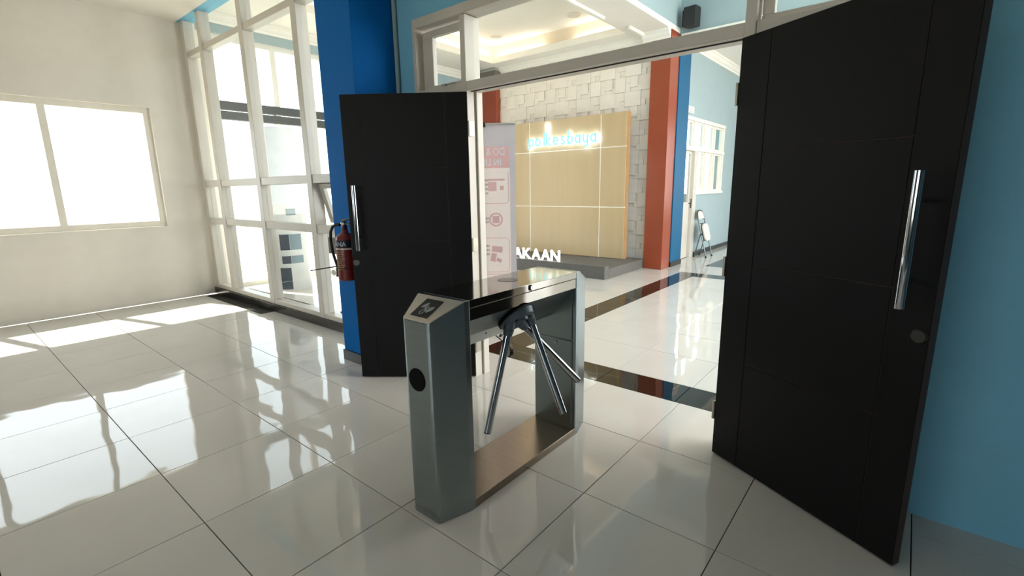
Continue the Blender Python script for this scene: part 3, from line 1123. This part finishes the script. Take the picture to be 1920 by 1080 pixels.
wrap_text('TANA', .048, .267, .0762, .18, mat('label_pale_blue', '#c9d3e4', .5), 'label_lettering', eb)
tl = MB()
for k in range(9):                      # rows of unreadable small print
    a = -.62
    while a < .72 - .12 * (k % 3):
        w_ = random.uniform(.05, .13)
        z_ = ec[2] + .222 - k * .0165
        tl.add([(ec[0] + math.sin(t) * .0757, ec[1] - math.cos(t) * .0757, zz) for t in (a, a + w_) for zz in (z_ - .004, z_ + .004)], [(0, 2, 3, 1)])
        a += w_ + .03
to = obj('small_print', tl, LABELTXT, eb)
to['kind'] = 'stuff'
vl = obj('valve', MB().lathe((ec[0], ec[1], ec[2] + .39), [(0, 0), (.020, 0), (.020, .03), (.026, .032), (.026, .052), (.012, .056), (0, .056)], 18), CHROME, ex)
hd = MB()
hd.prism([(ec[0] - .012, ec[1], ec[2] + z) for z in (0,)] and [(ec[0] - .02, ec[1] - .011, ec[2] + .445), (ec[0] + .10, ec[1] - .011, ec[2] + .475), (ec[0] + .10, ec[1] - .011, ec[2] + .483), (ec[0] - .03, ec[1] - .011, ec[2] + .462)], (0, .022, 0))
hd.prism([(ec[0] - .02, ec[1] - .011, ec[2] + .425), (ec[0] + .09, ec[1] - .011, ec[2] + .430), (ec[0] + .09, ec[1] - .011, ec[2] + .438), (ec[0] - .02, ec[1] - .011, ec[2] + .440)], (0, .022, 0))
obj('squeeze_handle', hd, BLACKPL, ex)
hose = [(-3.372, 2.030, 1.165), (-3.405, 2.02, 1.168), (-3.45, 2.015, 1.150), (-3.478, 2.01, 1.11), (-3.488, 2.01, 1.05), (-3.480, 2.01, .98), (-3.462, 2.01, .92), (-3.445, 2.015, .87), (-3.440, 2.02, .83)]
hs = obj('hose', MB().tube(hose, .011, 10), RUBBER, ex)
obj('hose_nozzle', MB().tube([(-3.440, 2.02, .84), (-3.436, 2.02, .76)], .014, 12, True, [.012, .019]), BLACKPL, hs)
tie = MB().lathe((ec[0], ec[1], ec[2] + .095), [(.076, 0), (.079, 0), (.079, .006), (.076, .006), (.076, 0)], 28)
tie.obox((-3.43, 2.02, .838), (-.38, -.03, -.068), (0, .008, 0), (0, 0, .010))
obj('cable_tie', tie, RUBBER, ex)
ring = [(-3.47 + .045 * math.cos(t * math.pi / 10), 2.0, .795 + .035 * math.sin(t * math.pi / 10)) for t in range(21)]
obj('hanging_tag', MB().tube(ring, .0016, 6, False).prism([(-3.47 + .034 * math.cos(t * math.pi / 8), 2.0, .790 + .024 * math.sin(t * math.pi / 8)) for t in range(16)], (0, .001, 0)), PAPER, ex)
obj('bracket', MB().box(-3.40, -3.31, 2.118, 2.14, .86, 1.08).box(-3.43, -3.28, 2.10, 2.12, .95, .97), BLACKPL, ex)

# ---- pink banner on a tripod stand, seen from behind
BC = Vector((-2.805, 3.035, 0))
bu_ = Vector((.79, .61, 0)).normalized()
bn = Vector((bu_.y, -bu_.x, 0))          # towards the camera side
ban = thing('banner_stand', 'pink printed banner on a black stand behind the left door frame', 'banner', BC)
HW = .275
BZ0, BZ1 = .30, 1.93


def bpt(s, z, d=0.0):
    return BC + bu_ * s + Vector((0, 0, z)) + bn * d


obj('banner_cloth', MB().obox(bpt(-HW, BZ0, -.006), bu_ * (2 * HW), bn * .002, Vector((0, 0, BZ1 - BZ0))), FABRICG, ban)
PR = HW - .048
pg = obj('print_field', MB().obox(bpt(-PR, BZ0 + .03, -.004), bu_ * (2 * PR), bn * .0006, Vector((0, 0, 1.40))), PINKBG, ban)
obj('print_heading', MB().obox(bpt(-PR, 1.585, -.0034), bu_ * (2 * PR), bn * .0004, Vector((0, 0, .172))), PINK, ban)
hx = MB()
text_mb('DO & DON\'T', .085, bpt(PR - .035, 1.688, -.0028), -bu_, (0, 0, 1), .0002, mb=hx, fit=2 * PR - .07)
text_mb('IN LIBRARY', .080, bpt(PR - .065, 1.605, -.0028), -bu_, (0, 0, 1), .0002, mb=hx, fit=2 * PR - .12)
obj('print_lettering', hx, SYMBOL, ban)['kind'] = 'stuff'
ln = MB()
ink = MB()
pic = MB()
bxu, bzu = -bu_, Vector((0, 0, 1))
rows = [(1.555, 1.285), (1.26, 1.02), (1.005, .70), (.69, .47), (.455, .33)]
words = [['DILARANG', 'MEMBAWA', 'MAKANAN', 'DI'], ['SIMPAN', 'TAS'], ['DILARANG', 'MEROKOK', 'RUANGAN'], ['TIDAK', 'BERISIK', 'RUANG'], ['MATIKAN', 'PONSEL']]
for i, (zt, zb) in enumerate(rows):
    if i != 1:
        o0 = bpt(0, 0, -.0028)
        pts = [(-PR + .012, zt), (-PR + .012, zb + .03), (-PR + .03, zb + .01), (PR - .02, zb + .01), (PR - .008, zb + .02)] if i == 0 else \
            [(PR - .03, zt), (-PR + .03, zt), (-PR + .012, zt - .02), (-PR + .012, zb + .03), (-PR + .03, zb + .01), (PR - .03, zb + .01)]
        # the pattern is mirrored, the left of the print lies at the right of the picture
        stroke(ln, pts, .005, o0, bxu, bzu, 0, .0003)
    for k, wd in enumerate(words[i]):
        zz = zt - .068 - k * .036 if i != 1 else zt - .09 - k * .03
        xx = -.045
        for q in range(len(wd)):            # unreadable small print
            stroke(ink, [(xx, zz), (xx + .009, zz)], .020 if q % 3 else .014, bpt(0, 0, -.0028), bxu, bzu, 0, .0002)
            xx += .0125
    cx, cz = -.105, (zt + zb) / 2 + (.02 if i != 2 else .0)
    o0 = bpt(0, 0, -.0028)
    if i == 0:
        stroke(pic, [(cx - .08, cz + .05), (cx + .06, cz + .05)], .016, o0, bxu, bzu, 0, .0003)
        stroke(pic, [(cx - .01, cz - .005), (cx + .06, cz - .005)], .075, o0, bxu, bzu, 0, .0002)
        stroke(pic, [(cx - .055, cz - .035), (cx - .055, cz + .0)], .030, o0, bxu, bzu, 0, .0003)
    elif i == 1:
        stroke(pic, arc(cx, cz, .052, 0, 360, 28)[:-1], .012, o0, bxu, bzu, 0, .0003, True)
        stroke(pic, [(cx, cz - .03), (cx, cz + .03)], .058, o0, bxu, bzu, 0, .0003)
    elif i == 2:
        stroke(pic, [(cx - .05, cz + .05), (cx + .04, cz + .06)], .05, o0, bxu, bzu, 0, .0003)
        stroke(pic, [(cx + .02, cz + .02), (cx + .035, cz - .05)], .045, o0, bxu, bzu, 0, .0003)
        stroke(pic, [(cx - .04, cz - .05), (cx + .0, cz - .03)], .03, o0, bxu, bzu, 0, .0003)
    elif i == 3:
        stroke(pic, arc(cx, cz, .056, 0, 360, 28)[:-1], .010, o0, bxu, bzu, 0, .0003, True)
        stroke(pic, [(cx - .04, cz + .04), (cx + .04, cz - .04)], .010, o0, bxu, bzu, 0, .0003)
    else:
        stroke(pic, [(cx - .03, cz - .05), (cx - .03, cz + .01)], .045, o0, bxu, bzu, 0, .0003)
        stroke(pic, [(cx + .03, cz - .05), (cx + .03, cz + .02)], .03, o0, bxu, bzu, 0, .0003)
obj('print_line', ln, PINK, ban)['kind'] = 'stuff'
obj('print_caption', ink, PINKINK, ban)['kind'] = 'stuff'
obj('print_picture', pic, PINKD, ban)['kind'] = 'stuff'
obj('top_rail', MB().tube([bpt(-HW, BZ1 + .004), bpt(HW, BZ1 + .004)], .007, 10), mat('silver_rail', '#cfcfcf', .3, .8), ban)
obj('top_clip', MB().obox(bpt(-.04, BZ1 - .02, -.012), bu_ * .075, bn * .03, Vector((0, 0, .037))), BLACKPL, ban, bevel=.003)
obj('pole', MB().tube([bpt(-.004, .02, .012), bpt(-.004, BZ1, .012)], .0065, 10), mat('pole_grey', '#8c8a86', .35, .8), ban)
obj('pole_joint', MB().obox(bpt(-.016, 1.105, .004), bu_ * .026, bn * .024, Vector((0, 0, .085))), BLACKPL, ban)
obj('bottom_rail', MB().tube([bpt(-HW, BZ0), bpt(HW, BZ0)], .007, 10), mat('silver_rail', '#cfcfcf', .3, .8), ban)
for d in ((-.17, .40), (.22, .1), (-.25, -.12)):
    foot = BC + Vector((d[0], d[1], .012))
    lg = obj('leg', MB().tube([bpt(-.004, .22, .012), foot], .006, 8), BLACKPL, ban)
    obj('foot', MB().tube([foot + Vector((-d[0] * .12, -d[1] * .12, .004)), foot], .013, 10), RUBBER, lg)

# ---- stage platform
st = thing('stage_platform', 'low grey stage in front of the white stone wall', 'platform', (-5.2, 7.3, 0))
obj('deck', B(-6.885, -3.572, 6.72, 8.022, 0, .155), GREYCARPET, st, bevel=.004)
obj('front_kerb', B(-6.885, -3.575, 6.585, 6.72, 0, .203), GREYCARPET, st, bevel=.004)

# ---- beige backdrop of nine panels
PY = 7.74
bd = thing('backdrop', 'beige panelled backdrop with white seams on the grey stage', 'backdrop', (-5.18, 7.85, .155))
xs = [-6.42, -5.885, -4.335, -3.845]
zs = [.158, 1.064, 2.084, 2.648]
obj('backing', B(-6.42, -3.845, PY + .02, PY + .13, .156, 2.645), mat('backdrop_side', '#b08a5c', .5), bd)
for i in range(3):
    for j in range(3):
        obj('panel', B(xs[i] + .006, xs[i + 1] - .006, PY, PY + .021, zs[j] + .006, zs[j + 1] - .006), BEIGE, bd, bevel=.002, seg=1)
for x in xs[1:3]:
    obj('seam_strip', B(x - .008, x + .008, PY + .002, PY + .021, .16, 2.644), TRIM, bd)
for z in zs[1:3]:
    obj('seam_strip', B(-6.42, -3.845, PY + .003, PY + .021, z - .008, z + .008), TRIM, bd)

# ---- lit wall sign
sg = thing('wall_sign', 'backlit cyan letters polkesbaya glowing on the beige backdrop', 'sign', (-5.1, PY, 2.2))
XH, SW_ = .145, .026
so_ = Vector((-5.855, PY - .060, 2.185))
pitch = .1515


def glyph(ch):
    h = XH
    c = h / 2
    o = [(arc(.055, c, .047, 0, 360, 22, c - SW_ / 2)[:-1], True)]
    if ch == 'p':
        return o + [([(.010, h), (.010, -.06)], False)]
    if ch == 'o':
        return o
    if ch == 'l':
        return [([(.05, 0), (.05, .235)], False)]
    if ch == 'k':
        return [([(.010, 0), (.010, .235)], False), ([(.09, h), (.022, .07), (.098, 0)], False)]
    if ch == 'e':
        return [([(.012, c), (.10, c)] + arc(.055, c, .047, 8, 318, 20, c - SW_ / 2), False)]
    if ch == 's':
        return [([(.092, h - .03), (.072, h - .014), (.045, h - .013), (.022, h - .030), (.026, h - .056), (.055, c), (.084, .056), (.090, .034), (.070, .014), (.042, .012), (.016, .028)], False)]
    if ch == 'b':
        return o + [([(.010, 0), (.010, .235)], False)]
    if ch == 'a':
        return o + [([(.100, h), (.100, 0)], False)]
    if ch == 'y':
        return [([(.012, h), (.012, .06), (.03, .016), (.055, .012), (.082, .024), (.098, .05)], False), ([(.100, h), (.100, -.02), (.085, -.052), (.055, -.060), (.02, -.048)], False)]


xpos = 0.0
adv = {'l': .092}
for ch in 'polkesbaya':
    lm, hm = MB(), MB()
    for pts, cl_ in glyph(ch):
        pts = [(p[0] + xpos, p[1]) for p in pts]
        stroke(lm, pts, SW_, so_, (1, 0, 0), (0, 0, 1), 0, .016, cl_)
        stroke(hm, pts, SW_ * .7, so_, (1, 0, 0), (0, 0, 1), -.006, -.001, cl_)
    lo = obj('letter', lm, LETCYAN, sg)
    obj('halo_light', hm, HALO, lo)
    xpos += adv.get(ch, .158)
# white lit emblem above the l and k
em = MB()
em.prism([(-5.455 + a, PY - .04, 2.52 + b) for a, b in pill(0, 0, .075, .16)], (0, .02, 0))
eo = obj('emblem', em, EMBLEM, sg)
em2 = MB().prism([(-5.455 + a, PY - .018, 2.52 + b) for a, b in pill(0, 0, .055, .13)], (0, .006, 0))
obj('halo_light', em2, HALO, eo)

# ---- standing white letters on the kerb
sl = thing('standing_letters', 'glowing white standing letters PERPUSTAKAAN along the grey stage front', 'sign', (-5.6, 6.65, .203))
xr = -4.455
for i, ch in enumerate(reversed('PERPUSTAKAAN')):
    vs, fs = text_mesh(ch, .26, .012)
    x0, x1 = min(v.x for v in vs), max(v.x for v in vs)
    y0, y1 = min(v.y for v in vs), max(v.y for v in vs)
    # embolden sideways a little by scaling to a fixed cell
    wd = .176
    mb = MB().add([(xr - wd + (v.x - x0) / (x1 - x0) * wd, 6.655 - v.z, .204 + (v.y - y0) / (y1 - y0) * .185) for v in vs], fs)
    lo = obj('letter', mb, LETWHITE, sl)
    xr -= .200

# ---- loudspeaker on the bulkhead
sp = thing('speaker', 'small black loudspeaker mounted on the blue bulkhead above the orange column', 'speaker', (-3.03, 8.2, 3.85))
obj('cabinet', MB().prism([(-3.13, 8.10, 3.85), (-2.93, 8.08, 3.85), (-2.91, 8.27, 3.85), (-3.10, 8.29, 3.85)], (0, 0, .285)), BLACKPL, sp, bevel=.015)
obj('front_grille', MB().prism([(-3.148, 8.12, 3.86), (-3.135, 8.10, 3.86), (-3.105, 8.28, 3.86), (-3.118, 8.29, 3.86)], (0, 0, .235)), MESHBLACK, sp, bevel=.008)
obj('bracket', MB().box(-3.05, -2.99, 8.25, 8.30, 3.93, 4.03), BLACKPL, sp)

# ---- ceiling speakers and vent
for (x, y, lab) in ((-4.63, 7.30, 'round white ceiling speaker near the right end of the tray'), (-6.28, 7.28, 'round white ceiling speaker near the far left corner of the tray')):
    t = thing('ceiling_speaker', lab, 'speaker', (x, y, TZ), 'round speakers in the tray ceiling')
    obj('rim', MB().lathe((x, y, TZ), [(.13, 0), (.13, -.012), (.108, -.016), (.105, -.008)], 32), CORNICE, t)
    obj('grille', MB().disc((x, y, TZ - .002), (0, 0, -1), .106, .008, 32), DOWNL, t)
vt = thing('ceiling_vent', 'square white vent set in the tray ceiling', 'vent', (-5.15, 6.12, TZ))
obj('vent_frame', MB().box(-5.40, -4.90, 5.90, 6.34, TZ - .015, TZ), CORNICE, vt, bevel=.004)
for k in range(5):
    obj('slat', B(-5.36, -4.94, 5.945 + k * .08, 5.985 + k * .08, TZ - .022, TZ - .014), DOWNL, vt)

# ---- plaque above the corridor window
pq = thing('wall_plaque', 'small pale framed plaque on the corridor wall above the window', 'plaque', (-3.365, 9.3, 2.72))
obj('board', B(-3.37, -3.352, 9.12, 9.47, 2.715, 2.835), PAPER, pq, bevel=.003)
obj('plaque_line', MB().box(-3.352, -3.350, 9.15, 9.44, 2.74, 2.748).box(-3.352, -3.350, 9.15, 9.44, 2.765, 2.773).box(-3.352, -3.350, 9.15, 9.44, 2.79, 2.798).box(-3.352, -3.350, 9.15, 9.44, 2.813, 2.819), PINKINK, pq)

# ---- folding chair leaning on the wall
CHAIRMETAL = mat('worn_chrome_tube', '#6f7173', .25, 1.0, var=.1)
fc = thing('folding_chair', 'chrome folding chair with cream seat leaning on the corridor wall', 'chair', (-3.20, 9.95, 0))
CY0, CY1 = 9.76, 10.12


def lean(y, z, off=0.0):
    # plane from feet (x=-3.06) to top (x=-3.30)
    return Vector((-3.06 - .24 * z / .92 + off, y, z))


fr_pts = [lean(CY0, .0), lean(CY0, .70), lean(CY0 + .01, .82), lean(CY0 + .05, .895), lean(CY0 + .12, .925),
          lean(CY1 - .12, .925), lean(CY1 - .05, .895), lean(CY1 - .01, .82), lean(CY1, .70), lean(CY1, .0)]
obj('front_frame', MB().tube(fr_pts, .0115, 10), CHAIRMETAL, fc)
for y in (CY0 + .02, CY1 - .02):
    obj('rear_leg', MB().tube([Vector((-3.30, y, .012)), lean(y, .46, -.02)], .010, 10), CHAIRMETAL, fc)
for pq_ in ([lean(CY0, .19), lean(CY1, .19)], [(-3.285, CY0 + .02, .13), (-3.285, CY1 - .02, .13)], [lean(CY0, .665), lean(CY1, .665)]):
    obj('stretcher', MB().tube(pq_, .009, 8), CHAIRMETAL, fc)
bkp = [lean(CY0 + .02, .76, .012), lean(CY1 - .02, .76, .012), lean(CY1 - .025, .83, .012), lean(CY1 - .06, .885, .012), lean(CY1 - .12, .908, .012), lean(CY0 + .12, .908, .012), lean(CY0 + .06, .885, .012), lean(CY0 + .025, .83, .012)]
obj('backrest', MB().prism(bkp, (-.022, 0, -.004)), SEATW, fc, bevel=.006)
spn = []
for k in range(20):
    t = 2 * math.pi * k / 20
    cy, cz = math.copysign(abs(math.cos(t)) ** .55, math.cos(t)), math.copysign(abs(math.sin(t)) ** .55, math.sin(t))
    spn.append(lean((CY0 + CY1) / 2 + .155 * cy, .49 + .17 * cz, .022))
obj('seat', MB().prism(spn, (.042, 0, .010)), SEATW, fc, bevel=.014, seg=3)
obj('seat_pan', MB().prism([p - Vector((.004, 0, .001)) for p in spn], (-.008, 0, 0)), BLACKPL, fc)
for p in (lean(CY0, .0), lean(CY1, .0), Vector((-3.30, CY0 + .02, .0)), Vector((-3.30, CY1 - .02, .0))):
    obj('foot', MB().tube([p + Vector((0, 0, .0)), p + Vector((-.008, 0, .035))], .016, 10), RUBBER, fc)
for y in (CY0 + .009, CY1 - .009):
    obj('hinge_bracket', MB().tube([lean(y - .021, .46), lean(y + .021, .46)], .016, 10), BLACKPL, fc)

# ---- beyond the glass wall: white round column with blue-grey squares, desk
wcx, wcy, wr_ = -7.12, 3.42, .27
wcol = thing('display_column', 'white round column with blue grey squares behind the glass wall', 'column', (wcx, wcy, 0))
obj('shaft', MB().lathe((wcx, wcy, 0), [(0, 0), (wr_, 0), (wr_, 2.30), (0, 2.30)], 40), WHITEC, wcol)


def patch(a0, a1, z0, z1, m):
    mb = MB()
    n = 8
    vs = []
    for i in range(n + 1):
        t = math.radians(a0 + (a1 - a0) * i / n)
        for z in (z0, z1):
            vs.append((wcx + (wr_ + .002) * math.cos(t), wcy + (wr_ + .002) * math.sin(t), z))
    fs = [[i * 2, i * 2 + 2, i * 2 + 3, i * 2 + 1] for i in range(n)]
    return obj('colour_square', mb.add(vs, fs, True), m, wcol)


Z = [1.183, 1.091, 0.821, 0.595, 0.509, 0.399, 0.075]
for (a0, a1, z0, z1, m) in ((-24, 4, Z[1], Z[0], GREYSQ), (-21, 14, Z[3], Z[2], GREYSQ), (-21, 16, Z[5], Z[4], GREYSQ),
                            (-48, -22.5, Z[5], Z[4], NAVY), (-50, -22.5, Z[3], Z[2], NAVY), (-70, -25, .02, Z[5] - .06, NAVY)):
    patch(a0, a1, z0, z1, m)
dk_ = thing('desk', 'small white topped desk with grey front behind the glass wall', 'desk', (-4.95, 3.1, 0))
obj('desk_top', B(-5.45, -4.35, 2.95, 3.45, .90, .945), WHITEC, dk_, bevel=.006)
obj('front_board', B(-5.40, -4.40, 3.0, 3.03, .70, .89), DESKG, dk_)
for x in (-4.94, -4.42):
    lg = obj('leg', B(x, x + .045, 3.03, 3.10, .05, .90), ALU, dk_)
    obj('foot', B(x - .03, x + .075, 2.90, 3.30, 0, .06), DESKG, lg, bevel=.006)
